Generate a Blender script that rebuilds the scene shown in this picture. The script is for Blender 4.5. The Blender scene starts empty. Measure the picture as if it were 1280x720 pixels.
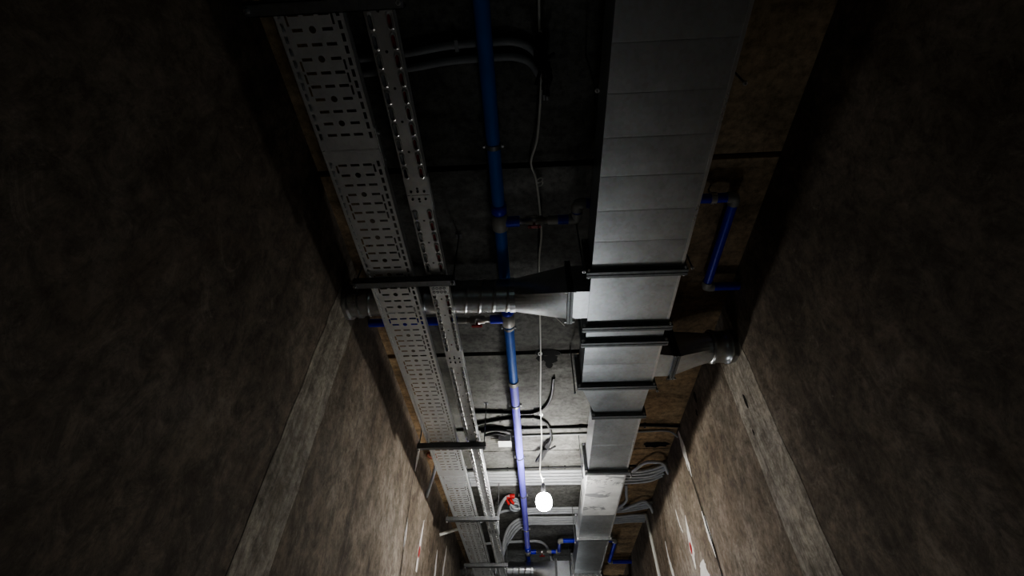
import bpy, math, random
from mathutils import Vector, Matrix
random.seed(7)
C = bpy.context.scene.collection
CAMH = 1.5                       # lens height above the floor; heights below are given relative to the lens

# ------------------------------------------------------------------ helpers
class MB:
    def __init__(s): s.v = []; s.f = []; s.sm = []
    def quad(s, pts, smooth=False):
        b = len(s.v); s.v += [tuple(p) for p in pts]; s.f.append(tuple(range(b, b+len(pts)))); s.sm.append(smooth); return s
    def box(s, x0, x1, y0, y1, z0, z1):
        b = len(s.v)
        s.v += [(x0,y0,z0),(x1,y0,z0),(x1,y1,z0),(x0,y1,z0),(x0,y0,z1),(x1,y0,z1),(x1,y1,z1),(x0,y1,z1)]
        for q in ((0,3,2,1),(4,5,6,7),(0,1,5,4),(1,2,6,5),(2,3,7,6),(3,0,4,7)):
            s.f.append(tuple(b+i for i in q)); s.sm.append(False)
        return s
    def loft(s, rings, close=True, caps=(True, True), smooth=False):
        b = len(s.v); n = len(rings[0])
        for r in rings: s.v += [tuple(p) for p in r]
        for k in range(len(rings)-1):
            for i in range(n if close else n-1):
                j = (i+1) % n
                s.f.append((b+k*n+i, b+k*n+j, b+(k+1)*n+j, b+(k+1)*n+i)); s.sm.append(smooth)
        if caps[0]: s.quad(list(reversed(rings[0])))          # caps keep their own corners, so the sides shade cleanly
        if caps[1]: s.quad(rings[-1])
        return s
    def tube(s, pts, r, n=10, caps=(True, True)):
        P = [Vector(p) for p in pts]; rs = r if isinstance(r, (list, tuple)) else [r]*len(P)
        up = Vector((0,0,1)); T0 = (P[1]-P[0]).normalized()
        if abs(T0.dot(up)) > .9: up = Vector((1,0,0))
        N = (up - T0*up.dot(T0)).normalized(); rings = []
        for i, p in enumerate(P):
            a = P[max(i-1,0)]; c = P[min(i+1,len(P)-1)]
            T = (c-a)
            T = T.normalized() if T.length > 1e-9 else T0
            N = (N - T*N.dot(T)).normalized(); B = T.cross(N)
            rings.append([p + (N*math.cos(2*math.pi*k/n) + B*math.sin(2*math.pi*k/n))*rs[i] for k in range(n)])
        return s.loft(rings, True, caps, True)
    def cyl(s, a, b, r, n=12): return s.tube([a, b], r, n)
    def build(s, name, mat, parent=None, label=None):
        o0 = Vector(parent['_o']) if parent is not None else Vector((0,0,CAMH))*0
        me = bpy.data.meshes.new(name)
        vs = [(Vector(p)+Vector((0,0,CAMH))-o0) for p in s.v]
        me.from_pydata(vs, [], s.f); me.polygons.foreach_set('use_smooth', s.sm); me.materials.append(mat); me.update()
        o = bpy.data.objects.new(name, me); C.objects.link(o)
        if parent is not None: o.parent = parent; o['_o'] = tuple(o0)
        if label: o['label'] = label
        return o

def smoothpath(pts, k=6):
    P = [Vector(p) for p in pts]
    if len(P) < 3: return P
    Q = [P[0]*2-P[1]] + P + [P[-1]*2-P[-2]]; out = []
    for i in range(1, len(Q)-2):
        a, b, c, d = Q[i-1], Q[i], Q[i+1], Q[i+2]
        for j in range(k):
            t = j/k
            out.append(.5*((2*b) + (c-a)*t + (2*a-5*b+4*c-d)*t*t + (3*b-a-3*c+d)*t**3))
    out.append(P[-1]); return out

def tag(o, label, cat, group=None):
    o['label'] = label; o['category'] = cat
    if group: o['group'] = group
    return o
def thing(name, at, label, cat, group=None):
    o = bpy.data.objects.new(name, None); C.objects.link(o); o.empty_display_size = .05
    o.location = (at[0], at[1], at[2]+CAMH); o['_o'] = tuple(o.location); return tag(o, label, cat, group)
def struct(o): o['kind'] = 'structure'; return o
def circle(cx, cy, cz, r, n, axis='x', ph=0):
    out = []
    for k in range(n):
        a = 2*math.pi*k/n + ph; c, d = math.cos(a)*r, math.sin(a)*r
        out.append((cx, cy+c, cz+d) if axis == 'x' else ((cx+c, cy, cz+d) if axis == 'y' else (cx+c, cy+d, cz)))
    return out

# ------------------------------------------------------------------ materials
def newmat(name):
    m = bpy.data.materials.new(name); m.use_nodes = True; nt = m.node_tree
    return m, nt, nt.nodes['Principled BSDF']
def N(nt, t, **kw):
    n = nt.nodes.new(t)
    for k, v in kw.items(): setattr(n, k, v)
    return n
def noise(nt, scale, detail=6, rough=.6, stretch=None, dist=0):
    tc = N(nt, 'ShaderNodeTexCoord'); src = tc.outputs['Object']
    if stretch:
        mp = N(nt, 'ShaderNodeMapping'); mp.inputs['Scale'].default_value = stretch
        nt.links.new(src, mp.inputs[0]); src = mp.outputs[0]
    n = N(nt, 'ShaderNodeTexNoise'); n.inputs['Scale'].default_value = scale; n.inputs['Detail'].default_value = detail
    n.inputs['Roughness'].default_value = rough; n.inputs['Distortion'].default_value = dist
    nt.links.new(src, n.inputs['Vector']); return n.outputs['Fac']
def ramp(nt, fac, stops, interp='LINEAR'):
    r = N(nt, 'ShaderNodeValToRGB'); e = r.color_ramp.elements; r.color_ramp.interpolation = interp
    while len(e) < len(stops): e.new(.5)
    for i, (p, c) in enumerate(stops): e[i].position = p; e[i].color = (*c, 1) if len(c) == 3 else c
    nt.links.new(fac, r.inputs[0]); return r.outputs[0]
def mix(nt, fac, a, b, mode='MIX'):
    m = N(nt, 'ShaderNodeMix', data_type='RGBA', blend_type=mode)
    for sock, val in ((m.inputs[0], fac), (m.inputs[6], a), (m.inputs[7], b)):
        if isinstance(val, (int, float)): sock.default_value = val
        elif isinstance(val, tuple): sock.default_value = (*val, 1)
        else: nt.links.new(val, sock)
    return m.outputs[2]
def math_(nt, op, a, b=0., clamp=False):
    m = N(nt, 'ShaderNodeMath', operation=op, use_clamp=clamp)
    for i, v in enumerate((a, b)):
        if isinstance(v, (int, float)): m.inputs[i].default_value = v
        else: nt.links.new(v, m.inputs[i])
    return m.outputs[0]
def bump(nt, bs, h, s, d=.01):
    b = N(nt, 'ShaderNodeBump'); b.inputs['Strength'].default_value = s; b.inputs['Distance'].default_value = d
    nt.links.new(h, b.inputs['Height']); nt.links.new(b.outputs[0], bs.inputs['Normal'])

def simple(name, col, rough=.5, metal=0., var=.15, scale=20):
    m, nt, bs = newmat(name)
    f = noise(nt, scale, 4)
    c = ramp(nt, f, [(.3, tuple(x*(1-var) for x in col)), (.7, tuple(min(1, x*(1+var)) for x in col))])
    nt.links.new(c, bs.inputs['Base Color']); bs.inputs['Roughness'].default_value = rough; bs.inputs['Metallic'].default_value = metal
    return m

def wall_mat(name, lo, mid, hi, scuff=.55):
    m, nt, bs = newmat(name)
    big = noise(nt, .9, 8, .62, dist=.4)
    c = ramp(nt, big, [(.30, lo), (.5, mid), (.70, hi)])
    streak = noise(nt, 1.5, 7, .65, stretch=(1, 2.0, .7), dist=.5)
    c = mix(nt, .7, c, ramp(nt, streak, [(.32, (.5,.47,.44)), (.5, (1,1,1)), (.68, (1.3,1.3,1.28))]), 'MULTIPLY')
    fine = noise(nt, 17, 10, .78)
    c = mix(nt, .75, c, ramp(nt, fine, [(.32, (.42,.39,.36)), (.5, (1,1,1)), (.68, (1.45,1.44,1.42))]), 'MULTIPLY')
    sc = noise(nt, 4.2, 12, .82, dist=1.6)
    mask = ramp(nt, sc, [(.56, (0,0,0)), (.66, (1,1,1))])
    c = mix(nt, math_(nt, 'MULTIPLY', mask, scuff), c, tuple(x*1.25 for x in hi))
    dk = noise(nt, 3.1, 10, .78, stretch=(1.3, 1, .5))
    dm = ramp(nt, dk, [(.57, (0,0,0)), (.68, (1,1,1))])
    c = mix(nt, math_(nt, 'MULTIPLY', dm, .65), c, tuple(x*.5 for x in lo))
    rb = ramp(nt, noise(nt, 1.7, 9, .72, dist=.8), [(.50, (0,0,0)), (.66, (1,1,1))])
    c = mix(nt, math_(nt, 'MULTIPLY', rb, scuff*.8), c, (.10,.066,.04))
    gr_ = ramp(nt, noise(nt, 7, 12, .85, stretch=(1, 1.3, .9), dist=.7), [(.44, (.62,.61,.6)), (.5, (1,1,1)), (.58, (1.3,1.3,1.29))])
    c = mix(nt, .7, c, gr_, 'MULTIPLY')
    pit = noise(nt, 42, 6, .7, dist=.6)
    c = mix(nt, math_(nt, 'MULTIPLY', ramp(nt, pit, [(.64, (0,0,0)), (.70, (1,1,1))]), .6), c, tuple(x*.4 for x in lo))
    nt.links.new(c, bs.inputs['Base Color']); bs.inputs['Roughness'].default_value = .88
    bump(nt, bs, noise(nt, 20, 12, .75), .5, .015)
    return m
M = {}
M['wall'] = wall_mat('stained_plaster', (.115,.092,.069), (.20,.166,.130), (.31,.272,.228))
M['strip'] = wall_mat('pale_render', (.25,.225,.19), (.35,.32,.275), (.46,.425,.375), .25)
nt = M['strip'].node_tree; bs = nt.nodes['Principled BSDF']; lk = bs.inputs['Base Color'].links[0].from_socket
gr = noise(nt, 2.2, 8, .7, stretch=(1, 16, .5), dist=.2)
nt.links.new(mix(nt, .6, lk, ramp(nt, gr, [(.34, (.5,.48,.45)), (.5, (1,1,1)), (.66, (1.35,1.34,1.3))]), 'MULTIPLY'), bs.inputs['Base Color'])
M['floor'] = simple('dusty_concrete_floor', (.26,.26,.26), .8, 0, .3, 3)

def ceiling_mat():
    m, nt, bs = newmat('board_marked_concrete')
    g = noise(nt, 1.6, 8, .65, dist=.5)
    grey = ramp(nt, g, [(.3, (.12,.118,.108)), (.5, (.18,.178,.166)), (.75, (.26,.258,.245))])
    brown = ramp(nt, g, [(.3, (.24,.165,.095)), (.5, (.42,.305,.185)), (.75, (.52,.41,.27))])
    tc = N(nt, 'ShaderNodeTexCoord'); sp = N(nt, 'ShaderNodeSeparateXYZ'); nt.links.new(tc.outputs['Object'], sp.inputs[0])
    wob = math_(nt, 'MULTIPLY', math_(nt, 'SUBTRACT', noise(nt, 2, 4), .5), .25)
    x = math_(nt, 'ADD', sp.outputs[0], wob)
    right = math_(nt, 'MULTIPLY', math_(nt, 'SUBTRACT', x, .52), 6, True)
    left = math_(nt, 'MULTIPLY', math_(nt, 'SUBTRACT', -.86 if False else math_(nt, 'MULTIPLY', x, -1.), .84), 6, True)
    c = mix(nt, math_(nt, 'MAXIMUM', right, left), grey, brown)
    st = noise(nt, 2.6, 9, .7, stretch=(.7, 1.5, 1), dist=.6)
    c = mix(nt, .9, c, ramp(nt, st, [(.34, (.45,.44,.41)), (.48, (.95,.95,.94)), (.66, (1.3,1.3,1.3))]), 'MULTIPLY')
    fine = noise(nt, 26, 8, .75)
    c = mix(nt, .9, c, ramp(nt, fine, [(.34, (.45,.45,.44)), (.55, (1,1,1)), (.8, (1.25,1.25,1.25))]), 'MULTIPLY')
    # a few faint board lines across the slab
    w = N(nt, 'ShaderNodeTexWave', wave_type='BANDS', bands_direction='Y'); w.inputs['Scale'].default_value = 1.35; w.inputs['Distortion'].default_value = .25
    nt.links.new(tc.outputs['Object'], w.inputs[0])
    c = mix(nt, .3, c, ramp(nt, w.outputs['Fac'], [(0, (.6,.6,.6)), (.035, (1,1,1)), (1, (1,1,1))]), 'MULTIPLY')
    nt.links.new(c, bs.inputs['Base Color']); bs.inputs['Roughness'].default_value = .85
    bump(nt, bs, fine, .4, .01)
    return m
M['ceiling'] = ceiling_mat()

def steel(name, col, rough, metal, var=.12, scale=7, bs_=.06, rv=.12):
    m, nt, bs = newmat(name)
    f = noise(nt, scale, 7, .65)
    c = ramp(nt, f, [(.3, tuple(x*(1-var) for x in col)), (.7, tuple(min(1, x*(1+var)) for x in col))])
    sp = N(nt, 'ShaderNodeTexVoronoi'); sp.inputs['Scale'].default_value = 60
    tc = N(nt, 'ShaderNodeTexCoord'); nt.links.new(tc.outputs['Object'], sp.inputs['Vector'])
    c = mix(nt, .12, c, sp.outputs['Color'], 'OVERLAY')
    hsv = N(nt, 'ShaderNodeHueSaturation'); hsv.inputs['Saturation'].default_value = .35; nt.links.new(c, hsv.inputs['Color'])
    nt.links.new(hsv.outputs[0], bs.inputs['Base Color'])
    r = N(nt, 'ShaderNodeMapRange'); r.inputs[3].default_value = rough-rv; r.inputs[4].default_value = rough+rv
    nt.links.new(noise(nt, 2.6, 6, .6), r.inputs[0]); nt.links.new(r.outputs[0], bs.inputs['Roughness'])
    bs.inputs['Metallic'].default_value = metal
    bump(nt, bs, noise(nt, 3.5, 3, .5), bs_, .02)
    return m
M['duct'] = steel('galvanised_sheet', (.57,.63,.665), .34, .90, .12, 7, .06, .08)
M['foil'] = steel('crinkled_foil', (.88,.88,.86), .30, .5, .25, 5, .6)
nt = M['foil'].node_tree; bs = nt.nodes['Principled BSDF']; lk = bs.inputs['Base Color'].links[0].from_socket
nt.links.new(mix(nt, 1., lk, ramp(nt, noise(nt, 4.5, 5, .6, stretch=(.7, 1.3, 1), dist=1.2), [(.38, (.42,.43,.44)), (.45, (1,1,.98))]), 'MULTIPLY'), bs.inputs['Base Color'])  # bright and dark patches paint mirror reflections into the foil colour
M['spiral'] = steel('spiral_tube_zinc', (.46,.49,.51), .30, .93)
M['tray'] = steel('perforated_zinc', (.74,.76,.75), .44, .62, .08, 7, .06, .08)
M['tray2'] = steel('embossed_zinc', (.70,.71,.69), .40, .9, .10)
M['strut'] = steel('strut_zinc', (.24,.26,.28), .4, .8)
M['flange'] = steel('flange_zinc', (.22,.245,.25), .45, .8)
M['bolt'] = steel('bright_bolt', (.8,.8,.8), .3, .9)
M['gasket'] = simple('black_gasket', (.012,.016,.016), .6)
M['pipe'] = simple('blue_pipe', (.03,.17,.58), .6, 0, .08, 8)
M['pipe2'] = simple('violet_blue_pipe', (.24,.22,.84), .6, 0, .08, 8)
M['pipe3'] = simple('deep_blue_pipe', (.014,.035,.62), .35, 0, .08, 8)
M['fit'] = simple('pale_grey_fitting', (.38,.37,.34), .45, 0, .1)
M['brass'] = steel('nickel_brass', (.62,.55,.45), .35, .8)
M['red'] = simple('red_plastic', (.42,.025,.02), .4)
M['redc'] = simple('dark_red_sheath', (.30,.02,.02), .5)
M['cond'] = simple('grey_conduit', (.50,.51,.525), .5, 0, .08)
M['conddk'] = simple('dull_grey_conduit', (.33,.34,.35), .55, 0, .1)
M['black'] = simple('black_conduit', (.018,.018,.019), .55)
M['rubber'] = simple('black_cable', (.008,.008,.009), .6)
M['white'] = simple('white_cord', (.72,.71,.66), .5, 0, .05)
M['box'] = simple('white_box', (.72,.73,.72), .5, 0, .05)
M['plaster'] = simple('white_filler', (.72,.70,.66), .9, 0, .12, 12)
M['dark'] = simple('dark_crack', (.03,.026,.022), .95)
M['tar'] = simple('tar_stain', (.005,.005,.005), .95)
M['rust'] = simple('rusty_ring', (.22,.08,.045), .7)
M['clear'] = simple('cloudy_hose', (.42,.45,.48), .25)
m, nt, bs = newmat('lit_bulb'); bs.inputs['Base Color'].default_value = (1,1,1,1)
em = N(nt, 'ShaderNodeEmission'); em.inputs['Color'].default_value = (1,.985,.95,1); em.inputs['Strength'].default_value = 160
nt.links.new(em.outputs[0], nt.nodes['Material Output'].inputs['Surface']); M['bulb'] = m

# ------------------------------------------------------------------ the setting
XL, XR, HC, HF = -1.10, 1.29, 2.20, -1.5
YB, YE = -2.6, 12.5
struct(MB().box(XL-.2, XL, YB, YE, HF, HC).build('wall_left', M['wall']))
struct(MB().box(XR, XR+.2, YB, YE, HF, HC).build('wall_right', M['wall']))
wl, wr = bpy.data.objects['wall_left'], bpy.data.objects['wall_right']
for o in (wl, wr): o['_o'] = (0,0,0)
struct(MB().box(XL-.2, XR+.2, YB-.2, YB, HF, HC).build('wall_back', M['wall']))
struct(MB().box(XL-.2, XR+.2, YE, YE+.2, HF, HC).build('wall_front', M['wall']))
struct(MB().box(XL-.2, XR+.2, YB-.2, YE+.2, HF-.2, HF).build('floor', M['floor']))
cb = MB(); joints = [YB-.2, -1.88, -.33, 1.222, 2.776, 4.30, 5.86, 7.42, 8.98, 10.54, YE+.2]
gap = {1.222:.016, 2.776:.022}
for a, b in zip(joints[:-1], joints[1:]):
    cb.box(XL-.2, XR+.2, a+gap.get(a, .005), b-gap.get(b, .005), HC, HC+.06)
cb.box(XL-.2, XR+.2, YB-.2, YE+.2, HC+.06, HC+.25)
ce = struct(cb.build('ceiling', M['ceiling'])); ce['_o'] = (0,0,0)

def wall_strip(name, x, sgn, ya, yb):
    mb = MB(); L = []; n = 40
    for i in range(n+1):
        z = HF + (HC-HF)*i/n
        L.append((ya(z)+random.uniform(-.008,.008), yb(z)+random.uniform(-.008,.008), z))
    d = .0015*sgn
    for (a, b, z), (a2, b2, z2) in zip(L[:-1], L[1:]):
        mb.quad([(x+d, a, z), (x+d, b, z), (x+d, b2, z2), (x+d, a2, z2)])
        mb.quad([(x, a, z), (x+d, a, z), (x+d, a2, z2), (x, a2, z2)])
        mb.quad([(x, b, z), (x+d, b, z), (x+d, b2, z2), (x, b2, z2)])
    return struct(mb.build(name, M['strip']))
wall_strip('trim_1', XR, -1, lambda z: 2.335, lambda z: 2.68)
wall_strip('trim_2', XL, 1, lambda z: 1.81, lambda z: 2.10)

def ribbon(x, sgn, pts, ws, name, mat, parent, d=.004, jit=.25, label=None):
    P = smoothpath([(0, y, z) for y, z in pts], 5); mb = MB(); W = []
    for i in range(len(P)):
        t = i/(len(P)-1)*(len(ws)-1); k = min(int(t), len(ws)-2); w = ws[k]+(ws[k+1]-ws[k])*(t-k)
        W.append((w*(1+random.uniform(-jit, jit)), w*(1+random.uniform(-jit, jit))))
    xx = x + sgn*d
    for i in range(len(P)-1):
        a, b = P[i], P[i+1]
        mb.quad([(xx, a.y-W[i][0], a.z), (xx, a.y+W[i][1], a.z), (xx, b.y+W[i+1][1], b.z), (xx, b.y-W[i+1][0], b.z)])
    return mb.build(name, mat, parent, label)
# right wall: filled chases, cracks and a red box hole
ribbon(XR, -1, [(3.93,2.17),(3.92,1.98),(3.915,1.84),(3.90,1.74)], [.02,.05,.035,.006], 'plaster_patch', M['plaster'], wr)
ribbon(XR, -1, [(3.93,1.86),(3.88,1.5),(3.84,1.10),(3.80,.2)], [.006,.008,.009,.008], 'wall_crack', M['dark'], wr, .006)
ribbon(XR, -1, [(3.895,1.46),(3.875,1.36),(3.87,1.25),(3.86,1.12)], [.008,.04,.035,.006], 'plaster_patch', M['plaster'], wr)
ribbon(XR, -1, [(4.36,1.60),(4.385,1.50),(4.41,1.38),(4.41,1.30),(4.43,1.20)], [.008,.03,.05,.05,.01], 'plaster_patch', M['plaster'], wr)
ribbon(XR, -1, [(4.41,1.40),(4.412,1.355),(4.42,1.31)], [.012,.03,.012], 'box_hole', M['red'], wr, .008, .05, 'small red box hole in the filler')
ribbon(XR, -1, [(5.26,1.68),(5.26,1.52),(5.22,1.36),(5.20,1.1)], [.012,.03,.045,.02], 'plaster_patch', M['plaster'], wr)
ribbon(XR, -1, [(4.22,1.20),(4.25,1.12),(4.28,.98),(4.27,.7)], [.05,.13,.15,.10], 'plaster_patch', M['plaster'], wr)
ribbon(XR, -1, [(4.62,1.75),(4.60,1.62),(4.55,1.52)], [.005,.02,.005], 'plaster_patch', M['plaster'], wr, .003, .6)
# left wall
ribbon(XL, 1, [(4.66,1.70),(4.64,1.55),(4.62,1.42),(4.62,1.25)], [.01,.03,.045,.02], 'plaster_patch', M['plaster'], wl)
ribbon(XL, 1, [(4.62,1.46),(4.62,1.41),(4.61,1.36)], [.012,.03,.012], 'box_hole', M['red'], wl, .008, .05, 'small red box hole in the filler')
ribbon(XL, 1, [(5.45,1.68),(5.46,1.55),(5.48,1.35),(5.48,.9)], [.012,.035,.05,.03], 'plaster_patch', M['plaster'], wl)
ribbon(XL, 1, [(5.99,1.89),(5.96,1.75),(5.92,1.6),(5.9,1.4)], [.015,.04,.04,.01], 'plaster_patch', M['plaster'], wl)
ribbon(XL, 1, [(4.00,1.95),(4.04,1.5),(4.09,1.15),(4.12,.5)], [.006,.008,.009,.008], 'wall_crack', M['dark'], wl, .006)
ribbon(XL, 1, [(4.05,1.50),(4.07,1.38),(4.08,1.26)], [.006,.035,.006], 'plaster_patch', M['plaster'], wl)
ribbon(XL, 1, [(4.075,2.19),(4.07,2.05),(4.05,1.90)], [.04,.04,.015], 'plaster_patch', M['plaster'], wl)
# tar stain at the slab joint
mb = MB(); zz = HC-.004
for x0, x1, y0, y1 in ((.0,.21,2.74,2.82),(.07,.19,2.80,2.91),(.09,.15,2.88,2.97),(.02,.09,2.80,2.88)):
    n = 10; mb.quad([((x0+x1)/2+(x1-x0)/2*math.cos(2*math.pi*k/n)*random.uniform(.8,1.15), (y0+y1)/2+(y1-y0)/2*math.sin(2*math.pi*k/n)*random.uniform(.8,1.15), zz) for k in range(n)]); zz -= .0006
mb.build('tar_stain', M['tar'], ce)
mb = MB(); n = 16; mb.quad([(1.14+.125*math.cos(2*math.pi*k/n)*random.uniform(.8,1.15), 4.22+.065*math.sin(2*math.pi*k/n)*random.uniform(.6,1.2), HC-.002) for k in range(n)])
mb.build('tar_stain', M['tar'], ce)
def wall_hole(x, y, z, ry, rz, par):
    n = 10; MB().quad([(x, y+ry*math.cos(2*math.pi*k/n)*random.uniform(.8,1.2), z+rz*math.sin(2*math.pi*k/n)*random.uniform(.8,1.2)) for k in range(n)]).build('wall_hole', M['dark'], par)
t1 = bpy.data.objects['trim_1']; t1['_o'] = (0,0,0)
wall_hole(XR-.004, 2.545, 1.60, .016, .045, t1); wall_hole(XR-.004, 2.60, 1.42, .010, .02, t1)
wall_hole(XR-.003, 3.30, 2.12, .03, .05, wr); wall_hole(XR-.003, 3.37, 2.02, .02, .03, wr)

# ------------------------------------------------------------------ cable trays
ZT = 1.84
def strip_cells(mb, x0, x1, y0, y1, holes, z):
    """sheet strip x0..x1 with rectangular gaps given as (ya, yb)"""
    y = y0
    for a, b in holes:
        if a < y or b > y1: continue
        mb.quad([(x0,y,z),(x0,a,z),(x1,a,z),(x1,y,z)]); y = b
    mb.quad([(x0,y,z),(x0,y1,z),(x1,y1,z),(x1,y,z)])
def octa_cell(mb, x0, x1, y0, y1, cx, cy, r, z):
    n = 12; corner = [(x1,y1),(x0,y1),(x0,y0),(x1,y0)]; inner = [(cx+r*math.cos(2*math.pi*k/n), cy+r*math.sin(2*math.pi*k/n)) for k in range(n)]
    for q in range(4):
        k0 = round((q+.5)*n/4 - n/8 - .01)
        # fan each side of the cell to the matching arc
        a = 2*math.pi*(q*90+45)/360; b = 2*math.pi*(q*90+135)/360
        arc = [(cx+r*math.cos(a+(b-a)*t/3), cy+r*math.sin(a+(b-a)*t/3)) for t in range(4)]
        p, p2 = corner[q], corner[(q+1) % 4]
        mb.quad([(*p2, z), *[(*u, z) for u in reversed(arc)], (*p, z)][::-1])

def wide_floor(xc, y0, rows, pitch, margin, y1):
    mb = MB(); z = ZT; r0 = y0+margin; X = lambda a: xc+a
    out = []
    k = 0
    op = pitch*5/6
    while r0+(k+1)*op <= y1-margin*.6: out.append((r0+k*op+op*.2, r0+k*op+op*.86)); k += 1
    inn = []
    for i in range(rows):
        if i % 5 == 0:
            for t in (-1.45, -.5, .45):
                a = r0+(i+.0+t+.05)*pitch
                if a > r0 and a+.7*pitch < y1-margin: inn.append((a, a+.72*pitch))
    tr = [(r0+(i+.5)*pitch-.0056, r0+(i+.5)*pitch+.0056) for i in range(rows)]
    for s in (-1, 1):
        def st(a, b, h): strip_cells(mb, X(min(s*a, s*b)), X(max(s*a, s*b)), y0, y1, h, z)
        st(.125,.1105,[]); st(.1105,.0985,out); st(.0985,.0865,[]); st(.0865,.0785,inn); st(.0785,.074,[]); st(.074,.036,tr); st(.036,.019,[])
    # middle column: slot, round, slot, round, slot
    y = y0
    for i in range(rows):
        c = r0+(i+.5)*pitch
        if i % 5 in (1, 3):
            a, b = c-.019, c+.019
            mb.quad([(X(-.019),y,z),(X(-.019),a,z),(X(.019),a,z),(X(.019),y,z)])
            octa_cell(mb, X(-.019), X(.019), a, b, X(0), c, .0125, z); y = b
        else:
            a, b = tr[i]
            mb.quad([(X(-.019),y,z),(X(-.019),a,z),(X(.019),a,z),(X(.019),y,z)]); y = b
    mb.quad([(X(-.019),y,z),(X(-.019),y1,z),(X(.019),y1,z),(X(.019),y,z)])
    return mb

def rail(x, sgn, y0, y1, h):
    mb = MB(); t = .0015
    mb.box(x-t, x, y0, y1, ZT, ZT+h) if sgn > 0 else mb.box(x, x+t, y0, y1, ZT, ZT+h)
    (mb.box(x-.010, x, y0, y1, ZT+h-.002, ZT+h) if sgn > 0 else mb.box(x, x+.010, y0, y1, ZT+h-.002, ZT+h))
    return mb

xc = -.748
tw = thing('cable_tray', (xc, .9, ZT), 'wide perforated galvanised cable tray running along the left wall', 'cable tray', 'cable trays')
Lw = 3.06; jo = [.915-Lw, .915, .915+Lw, .915+2*Lw, .915+3*Lw]
for a, b in zip(jo[:-1], jo[1:]):
    wide_floor(xc, a+.001, 60, .0495, .045, b-.001).build('tray_floor', M['tray'], tw)
    rail(xc+.125, 1, a, b, .04).build('side_rail', M['tray'], tw); rail(xc-.125, -1, a, b, .04).build('side_rail', M['tray'], tw)
for j in jo[1:-1]:
    MB().box(xc-.112, xc+.112, j-.035, j+.035, ZT+.0012, ZT+.003).build('splice_plate', M['tray'], tw)
    MB().box(xc+.125, xc+.128, j-.09, j+.09, ZT+.006, ZT+.036).build('splice_plate', M['tray'], tw)
    MB().box(xc-.128, xc-.125, j-.09, j+.09, ZT+.006, ZT+.036).build('splice_plate', M['tray'], tw)
    for sx in (-1, 1):
        for dy in (-.06, .06):
            MB().cyl((xc+sx*.127, j+dy, ZT+.025), (xc+sx*.137, j+dy, ZT+.025), .007, 6).build('bolt', M['bolt'], tw)

xn = -.5
def stadium_ray(a, hx, hy):
    c, s = math.cos(a), math.sin(a); L = hy-hx
    best = None
    if abs(c) > 1e-6:
        t = hx/abs(c)
        if abs(t*s) <= L: return t*c, t*s
    # end circles
    oy = L if s > 0 else -L; bq = -s*oy; cq = oy*oy-hx*hx
    t = -bq+math.sqrt(max(0, bq*bq-cq)); return t*c, t*s
def rim_slot(mb, cx, cy, wx, wy):
    per = []
    m_ = 5
    for i in range(m_): per.append((wx, -wy+2*wy*i/m_))
    for i in range(3): per.append((wx-2*wx*i/3, wy))
    for i in range(m_): per.append((-wx, wy-2*wy*i/m_))
    for i in range(3): per.append((-wx+2*wx*i/3, -wy))
    rings = [[(cx+p[0], cy+p[1], ZT) for p in per]]
    for hx, hy, dz in ((.0128,.0325,0), (.0092,.0255,-.0065), (.0074,.0238,-.0065), (.0058,.0218,.002)):
        rg = []
        for p in per:
            q = stadium_ray(math.atan2(p[1]*.0095/.0245*1.7, p[0]), hx, hy) if False else stadium_ray(math.atan2(p[1], p[0]), hx, hy)
            rg.append((cx+q[0], cy+q[1], ZT+dz))
        rings.append(rg)
    mb.loft(rings, True, (False, False))
def narrow_floor(y0, y1, margin, skip=()):
    mb = MB(); z = ZT; p = .0665; wx, wy = .014, p/2; hx = .0345
    n = int((y1-y0-2*margin)/p); s0 = y0+margin; e0 = s0+n*p
    for s in (-1, 1):
        a, b = xn+s*hx-wx, xn+s*hx+wx
        mb.quad([(a,y0,z),(a,s0,z),(b,s0,z),(b,y0,z)]); mb.quad([(a,e0,z),(a,y1,z),(b,y1,z),(b,e0,z)])
        for i in range(n): rim_slot(mb, xn+s*hx, s0+(i+.5)*p, wx, wy)
        u, v = sorted((xn+s*(hx+wx), xn+s*.0525)); strip_cells(mb, u, v, y0, y1, [], z)
    # centre strip with small round holes
    a, b = xn-(hx-wx), xn+(hx-wx); y = y0
    cs = ([y0+margin*.45] if margin > .06 else [])+[s0+(i+1)*p for i in range(0, n-1, 2)]+([y1-margin*.45] if margin > .06 else [])
    for c in cs:
        if c-.012 <= y: continue
        mb.quad([(a,y,z),(a,c-.012,z),(b,c-.012,z),(b,y,z)]); octa_cell(mb, a, b, c-.012, c+.012, xn, c, .0055, z); y = c+.012
    mb.quad([(a,y,z),(a,y1,z),(b,y1,z),(b,y,z)])
    return mb
tn = thing('cable_tray', (xn, .9, ZT), 'narrow cable tray with two rows of embossed slots, right of the wide tray', 'cable tray', 'cable trays')
jn = [-2.0, 1.15, 2.376, 5.40, 8.45]
for a, b in zip(jn[:-1], jn[1:]):
    narrow_floor(a+.001, b-.001, .075).build('tray_floor', M['tray2'], tn)
    rail(xn+.0525, 1, a, b, .04).build('side_rail', M['tray'], tn); rail(xn-.0525, -1, a, b, .04).build('side_rail', M['tray'], tn)
for j in jn[1:-1]:
    for u in (.0525, -.0555): MB().box(xn+u, xn+u+.003, j-.09, j+.09, ZT+.006, ZT+.036).build('splice_plate', M['tray'], tn)
    for k in (-1, 1):
        for q in (-.03, 0, .03): MB().cyl((xn+q, j+k*.02, ZT-.0005), (xn+q, j+k*.02, ZT-.005), .0055, 8).build('bolt', M['gasket'], tn)
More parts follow.
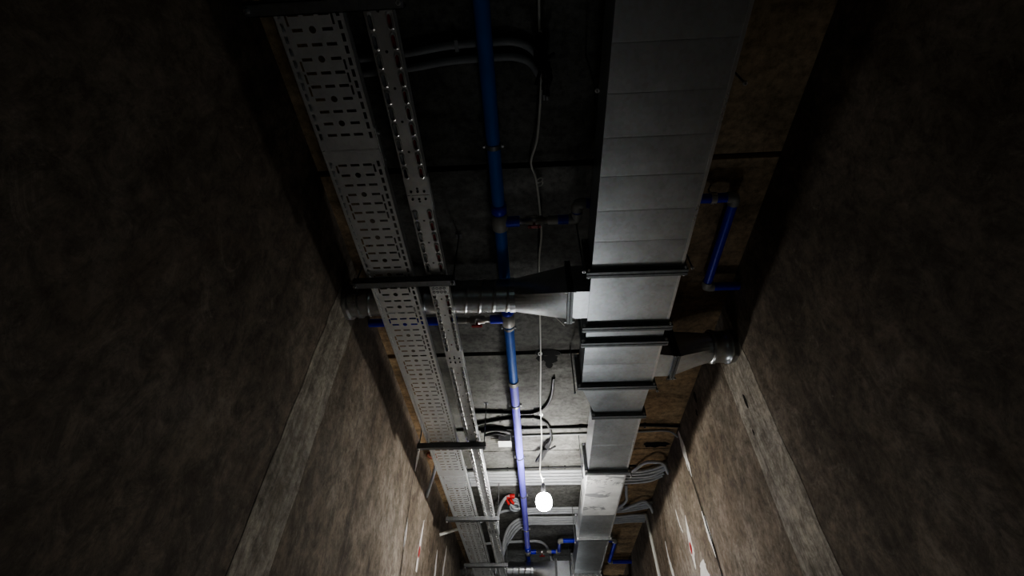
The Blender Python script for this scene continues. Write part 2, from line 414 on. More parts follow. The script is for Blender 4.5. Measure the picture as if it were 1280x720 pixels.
# scuffed plate with a pressed pattern just past the second support
mb = MB(); mb.box(xn-.047, xn+.047, 1.70, 1.79, ZT-.0065, ZT-.0045); pl = mb.build('cover_plate', M['tray'], tn)
mb = MB()
for i in range(4):
    for j in range(2): mb.tube(circle(xn-.03+i*.02, 1.735+j*.028, ZT-.0075, .007, 10, 'z')+circle(xn-.03+i*.02, 1.735+j*.028, ZT-.0075, .007, 10, 'z')[:1], .0016, 5)
mb.build('pressed_rings', M['strut'], pl)

# red cable lying in the narrow tray
mb = MB(); mb.tube(smoothpath([(-.474,-1.9,ZT+.012),(-.470,.2,ZT+.012),(-.474,.8,ZT+.012),(-.468,1.3,ZT+.012),(-.475,1.9,ZT+.012),(-.50,2.3,ZT+.012)]), .010, 8)
tag(mb.build('red_cable', M['redc']), 'dark red cable lying inside the narrow tray, glimpsed through its slots', 'cable')

# trapeze supports under the trays
sup = ['darkest channel bar under the trays at the top of the picture', 'dark channel bar under the trays in front of the spiral duct',
       'dark channel bar under the trays level with the white junction box', 'brightly lit channel bar under the trays beside the red connector',
       'lit channel bar under the trays, last before the far end of the corridor']
for y, lb in zip((.372, 1.665, 3.45, 4.975, 6.485), sup):
    t = thing('tray_support', (-.66, y, 1.797), lb, 'tray support', 'tray supports'); x0, x1 = -.945, -.398
    mb = MB(); mb.box(x0,x1,y-.0205,y-.018,1.797,1.838); mb.box(x0,x1,y+.018,y+.0205,1.797,1.838); mb.box(x0,x1,y-.0205,y+.0205,1.797,1.7995)
    mb.box(x0,x1,y-.018,y-.011,1.8355,1.838); mb.box(x0,x1,y+.011,y+.018,1.8355,1.838)
    mb.build('strut_channel', M['strut'], t)
    for xr in (x0+.012, x1-.014):
        rd = MB().cyl((xr, y, 1.78), (xr, y, HC), .0045, 8).build('threaded_rod', M['strut'], t)
        MB().cyl((xr, y, 1.787), (xr, y, 1.797), .009, 6).build('nut', M['bolt'], rd)
        MB().box(xr-.017, xr+.017, y-.017, y+.017, HC-.004, HC).build('ceiling_anchor', M['strut'], rd)

# ------------------------------------------------------------------ rectangular air duct
ZB, ZTP = 1.83, 2.05
du = thing('air_duct', (.55, 2.0, ZB), 'long rectangular galvanised air duct hung under the ceiling right of the blue pipe', 'air duct')
WL, WR, NL, NR = .320, .780, .440, .768
def duct_section(yz, mat='duct', caps=(False, False)):
    """yz: list of (Y, xl, xr, bottom)"""
    rings = [[(a, y, zb), (b, y, zb), (b, y, ZTP), (a, y, ZTP)] for y, a, b, zb in yz]
    return MB().loft(rings, True, caps)
def beads(y0, y1, xl, xr, step=.18, amp=.0005):
    """shallow rolled panels: each sags a little and steps back at its end"""
    out = []; y = y0
    while y < y1-.04:
        e = min(y+step, y1); L = e-y
        out += [(y, xl, xr, ZB), (y+.004, xl, xr, ZB-amp), (y+L*.35, xl, xr, ZB-amp*1.9), (y+L*.7, xl, xr, ZB-amp*1.5), (e-.003, xl, xr, ZB-amp*.3)]; y = e
    out.append((y1, xl, xr, ZB)); return out
secs = [(beads(-1.9, -.03, WL, WR), 'duct'), (beads(.0, 1.63, WL, WR, .1815), 'duct'), (beads(1.67, 2.06, WL, WR, .4, .001), 'duct'), ([(2.10, WL, WR, ZB), (2.20, WL, WR, ZB)], 'duct'),
        (beads(2.24, 2.66, WL, WR, .21, .001), 'duct'), ([(2.70, WL, WR, ZB), (3.03, NL-.012, NR, ZB)], 'duct'), (beads(3.07, 3.94, NL, NR, .44, .001), 'duct'),
        (beads(3.98, 4.95, NL, NR, .5, .001), 'foil'), (beads(4.95, 5.57, NL, NR, .7, .001), 'duct'), (beads(5.61, 6.92, NL, NR, .44, .001), 'duct'), (beads(6.96, 7.40, NL, NR, .44, .001), 'duct'), (beads(7.44, 9.6, NL, NR, .44, .001), 'duct')]
for yz, mt in secs: duct_section(yz, mt).build('duct_section', M[mt], du, 'duct length with crinkled facing, reflections painted in' if mt == 'foil' else None)
for ya, yb, x in ((-1.9, 1.628, WR), (1.672, 2.056, WR), (2.244, 2.656, WR), (3.074, 3.936, NR), (3.984, 5.566, NR), (5.614, 6.916, NR)):
    MB().box(x-.004, x+.010, ya, yb, ZB-.003, ZB+.006).build('corner_seam', M['bolt'], du)
def flange(y, xl, xr, par, fl=.03):
    def ring(y0, y1, w):
        r = MB()
        r.box(xl-w, xr+w, y0, y1, ZB-w, ZB+.002); r.box(xl-w, xr+w, y0, y1, ZTP-.002, ZTP+w)
        r.box(xl-w, xl+.002, y0, y1, ZB+.002, ZTP-.002); r.box(xr-.002, xr+w, y0, y1, ZB+.002, ZTP-.002); return r
    o = ring(y-.020, y-.003, fl).build('flange', M['flange'], par)
    ring(y-.003, y+.003, fl-.003).build('gasket', M['gasket'], o)
    ring(y+.003, y+.020, fl).build('flange', M['flange'], par)
    for sx, x in ((-1, xl-fl*.55), (1, xr+fl*.55)):
        for z in (ZB-fl*.5, ZTP+fl*.5):
            mb = MB(); mb.cyl((x, y-.034, z), (x, y+.034, z), .0055, 6); mb.cyl((x, y-.028, z), (x, y-.020, z), .010, 6); mb.cyl((x, y+.020, z), (x, y+.028, z), .010, 6)
            mb.build('corner_bolt', M['bolt'], par)
for y, a, b in ((-.015, WL, WR), (1.65, WL, WR), (2.08, WL, WR), (2.22, WL, WR), (2.68, WL, WR), (3.05, NL, NR), (3.96, NL, NR), (5.59, NL, NR), (6.94, NL, NR), (7.42, NL, NR)):
    flange(y, a, b, du)
# hanger rods of the duct
for y in (.7, 1.62, 2.72, 4.02, 5.65, 7.0):
    for x in ((WL-.045, WR+.045) if y < 3 else (NL-.045, NR+.045)):
        rd = MB().cyl((x, y, ZB-.04), (x, y, HC), .004, 8).build('hanger_rod', M['strut'], du)
        MB().cyl((x, y, ZB-.035), (x, y, ZB-.026), .009, 6).build('nut', M['bolt'], rd)
for y in (.7, 1.62, 2.72, 4.02, 5.65, 7.0):
    pass

# ------------------------------------------------------------------ spiral cross duct (left) and short branch (right)
def sq(x, yc, zc, hy, hz, n=32):
    out = []
    for k in range(n):
        a = 2*math.pi*k/n; c, s = math.cos(a), math.sin(a); t = min(hy/abs(c) if abs(c) > 1e-6 else 9, hz/abs(s) if abs(s) > 1e-6 else 9)
        out.append((x, yc+t*c, zc+t*s))
    return out
def xflange(x, yc, zc, hy, hz, par, fl=.022):
    for a, b, mt, g in ((x-.016, x-.002, 'flange', 0), (x-.002, x+.002, 'gasket', .003), (x+.002, x+.016, 'flange', 0)):
        r = MB(); w = fl-g; y0, y1, z0, z1 = yc-hy, yc+hy, zc-hz, zc+hz
        r.box(a, b, y0-w, y1+w, z0-w, z0+.002); r.box(a, b, y0-w, y1+w, z1-.002, z1+w)
        r.box(a, b, y0-w, y0+.002, z0, z1); r.box(a, b, y1-.002, y1+w, z0, z1)
        r.build('gasket' if mt == 'gasket' else 'flange', M[mt], par)
    for yy in (yc-hy-.012, yc+hy+.012):
        MB().cyl((x-.03, yy, zc-hz-.012), (x+.03, yy, zc-hz-.012), .006, 6).build('corner_bolt', M['bolt'], par)
def cross_duct(yc, xd, label):
    t = thing('spiral_duct', (-.4, yc, 1.95), label, 'air duct', 'spiral cross ducts'); r = .098; zc = 1.98; yr = yc+.045; zr = 1.942
    mb = MB(); n = 40; nx = 220; rings = []; xa, xb = -1.075, -.10; pitch = .082
    for i in range(nx+1):
        x = xa+(xb-xa)*i/nx; rg = []
        for k in range(n):
            a = 2*math.pi*k/n; ph = ((x/pitch)+a/(2*math.pi)) % 1.
            rr = r + (.0045 if ph < .11 else 0)
            rg.append((x, yr+rr*math.cos(a), zc+rr*math.sin(a)))
        rings.append(rg)
    mb.loft(rings, True, (False, False), True).build('spiral_pipe', M['spiral'], t)
    mb = MB(); mb.loft([circle(x, yr, zc, rr, n) for x, rr in ((-.125, r), (-.125, r+.006), (-.095, r+.006), (-.095, r))], True, (False, False)); mb.build('seam_band', M['spiral'], t)
    hy, hz = .108, .108
    mb = MB(); rings = []
    for i in range(9):
        u = i/8; x = -.10+.30*u; A = circle(x, yr, zc, r, 32); B = sq(x, yc, zr, hy, hz); rings.append([tuple(p+(q-p)*u for p, q in zip(a, b)) for a, b in zip(A, B)])
    mb.loft(rings, True, (False, False)).build('transition', M['duct'], t)
    xflange(.215, yc, zr, hy, hz, t)
    MB().loft([[(x, yc-hy, zr-hz), (x, yc+hy, zr-hz), (x, yc+hy, zr+hz), (x, yc-hy, zr+hz)] for x in (.20, xd)], True, (False, False)).build('spigot', M['duct'], t)
    for x in (-1.03,):
        mb = MB(); mb.loft([circle(xx, yr, zc, rr, n) for xx, rr in ((XL, r), (XL, r+.02), (XL+.022, r+.02), (XL+.03, r+.004), (XL+.065, r+.004), (XL+.07, r+.012), (XL+.085, r+.012), (XL+.09, r))], True, (False, False)); mb.build('wall_collar', M['spiral'], t)
    return t
cross_duct(1.905, WL, 'spiral round duct crossing above the trays between left wall and main duct')
cross_duct(7.24, NL, 'far spiral duct crossing at the bottom edge of the picture')
def right_branch(yc, xd, label):
    t = thing('branch_duct', (xd, yc, 1.94), label, 'air duct', 'short branch ducts'); zc = 1.94; hy, hz = .108, .102; yr = yc-.06; r = .100
    MB().loft([[(x, yc-hy-.02+.02*u, zc-hz), (x, yc+hy, zc-hz), (x, yc+hy, zc+hz), (x, yc-hy-.02+.02*u, zc+hz)] for x, u in ((xd, 0), (xd+.12, 1))], True, (False, False)).build('spigot', M['duct'], t)
    xf = xd+.125; xflange(xf, yc, zc, hy, hz, t, .018)
    xe = XR-.125; rings = []
    for i in range(11):
        u = i/10; x = xf+.01+(xe-xf-.01)*u; A = sq(x, yc-.06*u, zc, hy, hz); B = circle(x, yc-.06*u, zc, r, 32)
        w = min(1, u*1.25); rings.append([tuple(p+(q-p)*w for p, q in zip(a, b)) for a, b in zip(A, B)])
    MB().loft(rings, True, (False, False)).build('transition', M['duct'], t)
    mb = MB(); mb.loft([circle(x, yr, zc, rr, 36) for x, rr in ((xe-.03, r+.002), (xe-.025, r+.012), (xe-.005, r+.012), (xe, r+.004), (XR-.05, r+.004), (XR-.045, r+.014), (XR-.03, r+.014), (XR-.025, r+.006), (XR, r+.006))], True, (False, False), True)
    mb.build('wall_collar', M['spiral'], t)
right_branch(2.50, WR, 'short tapering branch from the main duct into the right wall')
right_branch(7.86, NR, 'far short branch duct into the right wall at the bottom edge')

# ------------------------------------------------------------------ blue water pipes
XP, ZP, RP, KY = -.159, 2.12, .034, 1.029
wp = thing('water_pipe', (XP, 2.5, ZP), 'thick blue water pipe running along the ceiling between trays and duct', 'pipe')
MB().cyl((XP, -2.2, ZP), (XP, 1.43*KY, ZP), RP, 20).build('pipe_length', M['pipe'], wp)
MB().cyl((XP, 1.43*KY, ZP), (XP, 2.95*KY, ZP), RP, 20).build('pipe_length', M['pipe'], wp)
MB().cyl((XP, 2.95*KY, ZP), (XP, 6.62*KY, ZP), RP, 20).build('pipe_length', M['pipe2'], wp, 'violet blue pipe length')
MB().cyl((XP, 6.62*KY, ZP), (XP, 9.5, ZP), RP*.8, 20).build('pipe_length', M['pipe3'], wp)
MB().cyl((XP, 2.93*KY, ZP), (XP, 2.975*KY, ZP), RP+.007, 20).build('coupling', M['fit'], wp)
def sleeve(y0, y1, mt, d=.008, nm='coupling'): MB().tube([(XP,y0*KY,ZP),(XP,y0*KY+.008,ZP),(XP,y1*KY-.008,ZP),(XP,y1*KY,ZP)], [RP+.001, RP+d, RP+d, RP+.001], 20).build(nm, M[mt], wp)
sleeve(1.36, 1.42, 'pipe3'); sleeve(1.42, 1.525, 'fit', .010, 'tee')
sleeve(2.15, 2.20, 'pipe3'); sleeve(2.18, 2.30, 'fit', .010, 'tee')
sleeve(6.58, 6.72, 'pipe3'); sleeve(6.72, 6.86, 'fit', .010, 'tee'); sleeve(7.5, 7.64, 'fit', .010, 'tee')
for y in (1.065, 2.392, 3.355, 4.26, 5.135, 6.133):
    c = MB(); n = 24
    c.loft([circle(XP, y+dy, ZP, rr, n, 'y') for dy, rr in ((-.011, RP+.0005), (-.011, RP+.004), (.011, RP+.004), (.011, RP+.0005))], True, (False, False))
    cl = c.build('pipe_clamp', M['strut'], wp)
    for s in (-1, 1):
        MB().box(XP+s*(RP+.004)-.010, XP+s*(RP+.004)+.010, y-.010, y+.010, ZP-.006, ZP-.002).build('clamp_ear', M['strut'], cl)
        MB().cyl((XP+s*(RP+.012), y, ZP-.014), (XP+s*(RP+.012), y, ZP+.01), .006, 6).build('screw', M['bolt'], cl)
    MB().cyl((XP, y, ZP+RP), (XP, y, HC), .005, 8).build('hanger_stud', M['strut'], cl)

rb = .022
def elbow(par, p, d1, d2, rr=.030):
    P = Vector(p); a = P+Vector(d1)*.045; b = P+Vector(d2)*.045
    MB().tube([a, P+Vector(d1)*.018, P+(Vector(d1)+Vector(d2))*.004, P+Vector(d2)*.018, b], rr, 14).build('elbow', M['fit'], par)
def valve(par, x, y, z, sgn=1):
    v = MB(); v.tube([(x-.085,y,z),(x-.05,y,z),(x-.048,y,z),(x-.022,y,z),(x-.02,y,z),(x+.02,y,z),(x+.022,y,z),(x+.048,y,z),(x+.05,y,z),(x+.085,y,z)], [.018,.018,.027,.027,.031,.031,.027,.027,.018,.018], 12)
    o = v.build('valve', M['brass'], par)
    h = MB(); h.cyl((x, y, z-.02), (x, y, z-.052), .008, 8); h.box(x-.026, x+.026, y-.009, y+.009, z-.060, z-.050); h.cyl((x-.026, y, z-.060), (x-.026, y, z-.050), .010, 8); h.cyl((x+.026, y, z-.060), (x+.026, y, z-.050), .010, 8)
    h.build('handle', M['red'], o, 'red butterfly handle')
    w = MB(); w.box(x-.07, x+.10, y-.034, y-.031, z-.03, z+.03) if False else None
def branch_right(y, ydrop, xe, ye, label, mt='pipe3'):
    t = thing('branch_pipe', (.1, y, ZP), label, 'pipe', 'branch pipes to the right'); z = ZP
    MB().cyl((XP+RP, y, z), (XP+RP+.075, y, z), .030, 14).build('coupling', M[mt], t)
    MB().cyl((XP+.10, y, z), (-.055, y, z), .021, 12).build('pipe_length', M['fit'], t, 'pale pipe stub')
    valve(t, .03, y, z)
    MB().cyl((.105, y, z), (.16, y, z), .025, 12).build('coupling', M['fit'], t)
    MB().cyl((.16, y, z), (.235, y, z), .026, 14).build('pipe_length', M[mt], t)
    elbow(t, (.262, y, z), (-1,0,0), (0,-1,0))
    MB().cyl((.262, y-.04, z), (.262, y-ydrop+.03, z), .026, 14).build('pipe_length', M[mt], t)
    z2 = z
    elbow(t, (.262, y-ydrop, z), (0,1,0), (1,0,0))
    MB().cyl((.29, y-ydrop, z2), (xe-.03, y-ydrop, z2), .026, 14).build('pipe_length', M[mt], t)
    elbow(t, (xe, y-ydrop, z2), (-1,0,0), (0,1,0))
    cl = MB().tube([(xe-.13, y-ydrop, z2), (xe-.10, y-ydrop, z2)], .033, 14).build('pipe_clamp', M['bolt'], t)
    MB().cyl((xe-.115, y-ydrop, z2+.02), (xe-.115, y-ydrop, HC), .005, 8).build('hanger_stud', M['strut'], cl)
    MB().cyl((xe, y-ydrop+.04, z2), (xe, ye-.03, z2), .026, 14).build('pipe_length', M[mt], t)
    elbow(t, (xe, ye, z2), (0,-1,0), (1,0,0))
    MB().cyl((xe+.03, ye, z2), (XR, ye, z2), .026, 14).build('pipe_length', M[mt], t)
branch_right(1.475*KY, .10, 1.09, 2.07, 'blue branch pipe with red-handled valve that passes over the duct to the right wall')
branch_right(6.80*KY, .42, .98, 7.45, 'far blue branch pipe with pale elbows beside the end of the duct')
def branch_left(y, label):
    t = thing('branch_pipe', (-.5, y, ZP), label, 'pipe', 'branch pipes to the left'); z = ZP
    MB().cyl((XP-RP-.085, y, z), (XP-RP, y, z), .030, 14).build('coupling', M['pipe3'], t)
    MB().cyl((-.29, y, z), (-.26, y, z), .021, 12).build('pipe_length', M['fit'], t, 'pale pipe stub')
    valve(t, -.365, y, z)
    MB().cyl((-.52, y, z), (-.44, y, z), .022, 12).build('pipe_length', M['fit'], t, 'pale pipe stub')
    MB().cyl((XL, y, z), (-.50, y, z), .028, 14).build('pipe_length', M['pipe3'], t)
branch_left(2.245*KY, 'blue branch pipe with red-handled valve that passes over the trays to the left wall')
branch_left(7.57*KY, 'far blue branch pipe over the trays at the bottom edge')

# ------------------------------------------------------------------ conduits across the ceiling
def conduit(name, pts, r, mat, label, cat='conduit', group=None, clips=(), n=10, k=6):
    P = smoothpath(pts, k); o = MB().tube(P, r, n).build(name, M[mat]); o['_o'] = (0,0,0)
    if clips:
        for c in clips:
            d = [(p-Vector(c)).length for p in P]; q = P[d.index(min(d))]
            MB().box(q.x-.008, q.x+.008, q.y-r-.008, q.y+r+.008, q.z-r-.003, HC).build('clip', M[mat], o)
    return tag(o, label, cat, group)
nth = ['nearest the camera', 'second from the camera', 'third from the camera', 'fourth from the camera', 'farthest from the camera']
for i in range(5):
    y = 4.71+i*.074+(.010,-.004,.004,-.006,.002)[i]; z = HC-.0165-(.0,.004,.0,.003,.0)[i]
    pts = [(-.98, y+.01, z), (-.3, y+random.uniform(-.006,.006), z), (.3, y+random.uniform(-.006,.006), z), (.82, y+.01, z), (1.02, y+.015-.008*i, z-.010), (1.17, y-.06-.005*i, z-.02-.003*(i%3)), (XR, y-.20-.006*i, z-.03-.008*(i%2))]
    conduit('conduit', pts, .0160, 'cond', 'pale grey conduit crossing above the bulb, %s in its bundle of five' % nth[i], group='conduit bundle above the bulb')
nth3 = ['nearest the camera', 'middle one', 'farthest from the camera']
for i in range(3):
    y = 5.68+i*.064; z = HC-.017
    conduit('conduit', [(-.20, y+.0, z-.01), (.0, y, z), (.5, y, z), (.93, y, z), (1.12, y-.05, z), (XR, y-.22, z-.03)], .0155, 'cond',
            'pale grey conduit just behind the bulb, %s in its group of three' % nth3[i], group='conduits just behind the bulb')
nth4 = ['nearest the camera', 'second', 'third', 'farthest']
for i in range(4):
    y = 5.96+i*.066; z = HC-.017; q = .02*i
    conduit('conduit', [(-.47-q*.5, y+.66+i*.10, 1.93), (-.45-q*.3, y+.36+i*.06, 2.03), (-.36+q, y+.12, 2.13), (-.2+q, y+.01, z), (.1, y, z), (.5, y, z), (.93, y, z), (1.1, y-.04, z), (XR, y-.10, z-.02)], .0155, 'cond',
            'pale grey conduit curving from the narrow tray behind the bulb, %s of four' % nth4[i], group='conduits curving out of the narrow tray')
conduit('conduit', [(.95, 5.06, HC-.02), (.98, 5.3, HC-.03), (1.0, 5.5, HC-.02), (.93, 5.70, HC-.02)], .016, 'cond', 'thin pale conduit linking the two bundles right of the duct')
conduit('conduit', [(.98, 4.72, HC-.03), (1.06, 4.5, HC-.05), (1.14, 4.38, HC-.10), (1.22, 4.42, HC-.10), (XR, 4.58, HC-.12)], .016, 'cond', 'pale conduit looping up to the right wall beside the bundle')
conduit('conduit', [(.98, 5.72, HC-.03), (1.08, 5.5, HC-.06), (1.17, 5.36, HC-.08), (1.24, 5.42, HC-.10), (XR, 5.56, HC-.12)], .016, 'cond', 'pale conduit looping against the right wall behind the first loop')
conduit('conduit', [(XR-.018, 5.84, HC-.04), (XR-.016, 5.82, 1.9), (XR-.016, 5.78, 1.5), (XR-.016, 5.75, .6)], .018, 'white', 'white conduit running straight down the right wall')
# black lines by the junction box
conduit('conduit', [(-.72, 3.86, HC-.014), (-.2, 3.855, HC-.014), (.3, 3.85, HC-.014), (.9, 3.84, HC-.014), (XR, 3.86, HC-.02)], .012, 'black', 'thin black conduit clipped straight across the ceiling past the junction box', clips=[(-.1,3.85,HC), (.13,3.85,HC), (.36,3.85,HC), (-.3,3.85,HC), (.95,3.85,HC)])
conduit('conduit', [(-.22, 3.99, HC-.012), (.1, 3.98, HC-.012), (.6, 3.97, HC-.012), (1.0, 3.95, HC-.012), (1.2, 3.95, HC-.012), (XR, 3.99, HC-.05)], .010, 'conddk', 'dull grey conduit alongside the straight black one')
conduit('conduit', [(-.60, 3.55, HC-.02), (-.38, 3.565, HC-.014), (-.1, 3.60, HC-.013), (.0, 3.585, HC-.013), (.09, 3.50, HC-.013), (.14, 3.33, HC-.013), (.155, 3.1, HC-.006)], .013, 'black', 'black conduit, its bend towards the slab stain standing in for a shadow', clips=[(-.28,3.57,HC), (-.0,3.58,HC)])  # the bend after the last clip shapes a ceiling shadow as conduit
conduit('conduit', [(-.60, 3.78, HC-.02), (-.42, 3.72, HC-.014), (-.2, 3.67, HC-.014), (-.02, 3.67, HC-.014), (.08, 3.74, HC-.014), (.135, 3.90, HC-.014), (.14, 4.03, HC-.02), (.11, 4.10, HC-.05)], .013, 'black', 'black conduit curling back to end in a tied black loop', clips=[(-.3,3.7,HC), (-.02,3.67,HC)])
t = thing('cable_loop', (.08, 4.1, 2.1), 'tied bundle of folded black cable hanging left of the duct', 'cable')
for i in range(3):
    a = i*.022; b = i*.012
    MB().tube(smoothpath([(.135-a*.4, 4.07, 2.165), (.115-a*.6, 4.11+b, 2.135), (.075-a, 4.20+b, 2.10), (.045-a, 4.255+b, 2.08), (.040-a, 4.262+b, 2.085), (.055-a, 4.23+b, 2.10), (.10-a*.6, 4.12+b, 2.14), (.12-a*.4, 4.08, 2.16)]), .010, 7).build('cable_strand', M['rubber'], t)
MB().tube(smoothpath([(.085, 4.20, 2.13), (.13, 4.12, 2.12), (.175, 4.06, 2.115)]), .009, 7).build('cable_strand', M['rubber'], t)
MB().box(.06, .125, 4.125, 4.137, 2.115, 2.15).build('cable_tie', M['black'], t)
conduit('conduit', [(-.9, 4.66, HC-.012), (-.3, 4.655, HC-.012), (.2, 4.64, HC-.012), (.7, 4.63, HC-.012), (1.0, 4.64, HC-.012)], .010, 'black', 'thin black conduit just in front of the bundle of five', clips=[(-.3,4.655,HC), (.12,4.64,HC), (.3,4.64,HC)])
# junction box and its black bracket
t = thing('junction_box', (-.30, 4.05, 2.15), 'small white junction box on the ceiling left of the blue pipe', 'junction box')
MB().box(-.345, -.235, 3.99, 4.09, 2.145, HC).build('box_body', M['box'], t); MB().box(-.35, -.23, 3.985, 4.095, 2.138, 2.146).build('lid', M['box'], t)
for yy in (4.01, 4.04, 4.07): MB().cyl((-.42, yy, 2.17), (-.345, yy, 2.17), .008, 8).build('cable_gland', M['fit'], t)
mb = MB(); mb.tube(smoothpath([(-.49, 3.87, HC-.02), (-.40, 3.83, HC-.03), (-.30, 3.85, HC-.03), (-.24, 3.90, HC-.025)]), [.02]*19, 8); mb.tube(smoothpath([(-.47, 3.95, HC-.02), (-.38, 3.90, HC-.03), (-.28, 3.93, HC-.03)]), .014, 8)
tag(mb.build('conduit_sleeve', M['black']), 'thick black sleeve bending over the white junction box', 'conduit')
# conduits near the top of the picture and their black clump
for i, lb in enumerate(('upper of two dull grey conduits near the top, bending at the black clump', 'lower of two dull grey conduits near the top, below the upper one')):
    dy = i*.062
    conduit('conduit', [(-.75, .66+dy, HC-.02), (-.5, .645+dy, HC-.02), (-.32, .625+dy, HC-.02), (-.1, .62+dy, HC-.02), (-.03, .625+dy, HC-.02), (.03, .65+dy, HC-.02), (.075, .70+dy*1.2, HC-.03)], .016, 'conddk', lb, group='dull grey conduits near the top', clips=[(-.3,.63+dy,HC)] if i == 0 else ())
t = thing('cable_clump', (.09, .7, 2.12), 'black clump of folded cable hanging on the white cord near the top', 'cable')
for i in range(9):
    a = random.uniform(-.02,.02); b = random.uniform(-.02,.02); y0 = random.uniform(.58,.66); y1 = random.uniform(.74,.84)
    MB().tube(smoothpath([(.085+a, y0, 2.15+b*.5), (.07+b, (y0*2+y1)/3, 2.12+a), (.105+a, (y0+2*y1)/3, 2.11+b), (.095+b*.6, y1, 2.13+a)]), .0085, 7).build('cable_strand', M['rubber'], t)
for e in ((.05,.78),(.13,.655),(.10,.56),(.045,.62)):
    MB().tube([(.085,.69,2.125),(e[0],e[1],2.105)], .007, 7).build('cable_strand', M['rubber'], t)
for dx in (-.006, .008): MB().cyl((.093+dx, .835, 2.13), (.094+dx, .86, 2.128), .005, 7).build('cable_end', M['cond'], t)
MB().box(.06, .115, .70, .712, 2.10, 2.15).build('cable_tie', M['black'], t)
tag(MB().tube(smoothpath([(.11,2.34,HC-.012),(.16,2.36,HC-.03),(.21,2.43,HC-.03),(.225,2.47,HC-.012)]), .0035, 6).build('loose_wire', M['white']), 'short loose white wire end on the ceiling behind the spiral duct', 'wire')
# red connector, its conduit arcs and the clear hose coil
conduit('conduit', [(-.47, 5.75, 1.93), (-.46, 5.50, 2.02), (-.42, 5.33, 2.08), (-.36, 5.20, 2.11), (-.30, 5.16, 2.12)], .019, 'cond', 'pale conduit arching out of the tray into the red connector')
t = thing('pipe_connector', (-.28, 5.2, 2.12), 'red plastic connector on the end of the arching conduit', 'connector')
MB().tube([(-.335,5.18,2.115),(-.30,5.165,2.12),(-.295,5.165,2.12),(-.255,5.17,2.12)], [.022,.022,.026,.026], 12).build('body', M['red'], t)
MB().tube([(-.30,5.20,2.10),(-.27,5.26,2.08)], .016, 10).build('side_port', M['red'], t); MB().tube([(-.345,5.20,2.10),(-.32,5.27,2.08)], .015, 10).build('side_port', M['red'], t)
t = thing('hose_coil', (-.24, 5.4, 2.12), 'small coil of clear hose between the red connector and the blue pipe', 'hose')
P = [(-.265+.055*math.cos(a*.45)*(1-.004*a), 5.42+.09*math.sin(a*.45), 2.09+.0018*a) for a in range(44)]
MB().tube(P, .011, 8).build('coil', M['clear'], t)
MB().tube(smoothpath([(-.31,5.33,2.11),(-.27,5.40,2.085),(-.21,5.46,2.10)]), .010, 8).build('hose_end', M['cond'], t)
conduit('conduit', [(-.70, 5.62, 2.0), (-.55, 5.58, 2.06), (-.40, 5.58, 2.12), (-.24, 5.62, 2.16)], .014, 'conddk', 'dull conduit passing from the tray below the clear coil')
conduit('conduit', [(-.72, 6.84, HC-.02), (-.45, 6.80, HC-.018), (-.2, 6.77, HC-.018), (-.02, 6.78, HC-.018), (.08, 6.92, HC-.02), (.14, 7.2, HC-.04), (.18, 7.5, HC-.08)], .018, 'cond', 'single grey conduit bending away beyond the valve at the bottom', clips=[(-.2,6.77,HC)])
# stubs between tray and left wall
conduit('conduit', [(-.99, 4.36, 2.19), (-1.0, 4.42, 2.10), (-1.04, 4.52, 2.02), (XL, 4.64, 1.91)], .016, 'cond', 'pale conduit slanting into the left wall beside the wide tray')
conduit('conduit', [(-.90, 5.56, 1.93), (-.97, 5.53, 1.90), (XL, 5.49, 1.845)], .018, 'white', 'short white conduit from tray support to the left wall')
mb = MB(); mb.tube([(-1.02+.045*math.cos(a*.3), 4.30+.06*math.sin(a*.3), 2.17-.006*math.cos(a*.3)) for a in range(22)], .012, 7)
tag(mb.build('pipe_ring', M['rust']), 'rusty ring on the ceiling left of the wide tray', 'ring')

# ------------------------------------------------------------------ white cord and the lit bulb
t = thing('light_cord', (.06, 2.0, HC-.03), 'long white lighting cord strung along the ceiling, left of the duct', 'cord')
pts = [(.072,-1.2,HC-.02), (.071,.466,HC-.03), (.077,.583,HC-.04), (.079,.743,HC-.05), (.057,1.04,HC-.04), (.022,1.19,HC-.03), (.049,1.306,HC-.03), (.071,1.62,HC-.03), (.055,1.86,HC-.03), (.055,2.32,HC-.03), (.056,2.756,HC-.03), (.048,3.3,HC-.03), (.050,3.7,HC-.035), (.052,3.96,HC-.05)]
MB().tube(smoothpath(pts, 8), .006, 8).build('cord', M['white'], t)
for y in (2.756, 3.6): MB().tube([(.052+.013*math.cos(a*.65), y+.02*math.sin(a*.65), HC-.03) for a in range(11)], .004, 6).build('ring_hook', M['bolt'], t)
for y, x in ((2.756,.056),(3.6,.048),(.47,.071),(3.9,.052)): MB().cyl((x, y, HC-.035), (x, y, HC), .004, 6).build('hook_stem', M['bolt'], t)
for dy in (0, .022): MB().tube(smoothpath([(.046,1.30+dy,HC-.03),(.066,1.285+dy,HC-.025),(.080,1.288+dy,HC-.025),(.074,1.305+dy,HC-.028),(.05,1.31+dy,HC-.03)]), .004, 6).build('cord_kink', M['white'], t)
lx, ly, DZ = .052, 4.20, -.045
t = thing('pendant_bulb', (lx, ly, 1.60), 'bare lit light bulb hanging on the white cord under the ceiling', 'light bulb')
MB().tube(smoothpath([(.052,3.96,HC-.05), (.046,4.03,2.09), (.028,4.12,1.94), (.033,4.15,1.885), (.046,4.18,1.86), (lx,ly,1.835)], 6), .006, 8).build('cord', M['white'], t)
MB().tube([(lx+.012*math.cos(a*.65), ly-.02+.012*math.sin(a*.65), 1.865) for a in range(11)], .0035, 6).build('ring', M['bolt'], t)
MB().tube([(lx,ly,z+DZ) for z in (1.885,1.875,1.84,1.80,1.785)], [.007,.014,.019,.021,.020], 14).build('lamp_holder', M['black'], t)
prof = [(1.789,.020),(1.782,.040),(1.770,.056),(1.750,.066),(1.725,.070),(1.705,.070),(1.682,.066),(1.662,.055),(1.650,.038),(1.645,.014)]
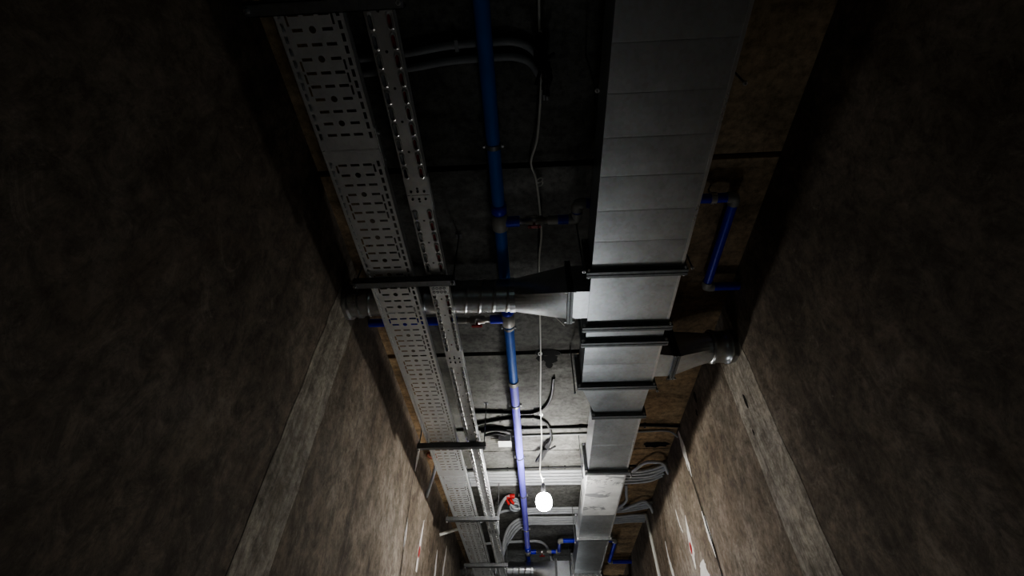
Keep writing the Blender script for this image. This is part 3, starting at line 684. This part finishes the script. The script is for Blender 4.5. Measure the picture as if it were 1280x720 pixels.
MB().loft([circle(lx, ly, z+DZ, r, 28, 'z') for z, r in prof], True, (True, True), True).build('bulb', M['bulb'], t, 'glowing frosted bulb')

# added light out of view, brightening ceiling and undersides beyond the bulb
l3 = bpy.data.lights.new('far_fill_light', 'POINT'); l3.energy = 18; l3.shadow_soft_size = .12; l3.color = (.92,.97,1)
o3 = bpy.data.objects.new('far_fill_light', l3); C.objects.link(o3); o3.location = (.15, 8.9, CAMH+.75)
# faint added fill light behind the lens, lifting the darkest tones
l2 = bpy.data.lights.new('rear_fill_light', 'POINT'); l2.energy = 2.6; l2.shadow_soft_size = .25; l2.color = (.75,.95,1)
o2 = bpy.data.objects.new('rear_fill_light', l2); C.objects.link(o2); o2.location = (.1, -1.9, CAMH-.9)
# added low fill light, unseen below the view, brightening duct and tray undersides
ld = bpy.data.lights.new('low_fill_light', 'POINT'); ld.energy = 18; ld.shadow_soft_size = .2; ld.color = (.93,.97,1)
lo = bpy.data.objects.new('low_fill_light', ld); C.objects.link(lo); lo.location = (.38, 4.4, CAMH-.6)

# ------------------------------------------------------------------ camera, world, look
for o in bpy.data.objects:
    if '_o' in o: del o['_o']
w = bpy.data.worlds.new('world'); bpy.context.scene.world = w; w.use_nodes = True
w.node_tree.nodes['Background'].inputs[0].default_value = (.01,.011,.013,1); w.node_tree.nodes['Background'].inputs[1].default_value = .2
R = ((0.998633,-0.033231,-0.040346),(0.051901,0.721898,0.69005),(0.006195,-0.691201,0.722636))   # rows: world axes in lens axes (right, down, forward)
cam = bpy.data.cameras.new('camera'); co = bpy.data.objects.new('camera', cam); C.objects.link(co)
mw = Matrix([[R[i][0], -R[i][1], -R[i][2], 0] for i in range(3)]+[[0,0,0,1]]); mw.translation = Vector((0,0,CAMH)); co.matrix_world = mw
cam.sensor_width = 36; cam.lens = 585/1280*36; cam.clip_start = .02
sc = bpy.context.scene; sc.camera = co
sc.view_settings.view_transform = 'AgX'
try: sc.view_settings.look = 'AgX - Medium High Contrast'
except Exception: pass
sc.view_settings.exposure = 1.18; sc.view_settings.gamma = 0.77
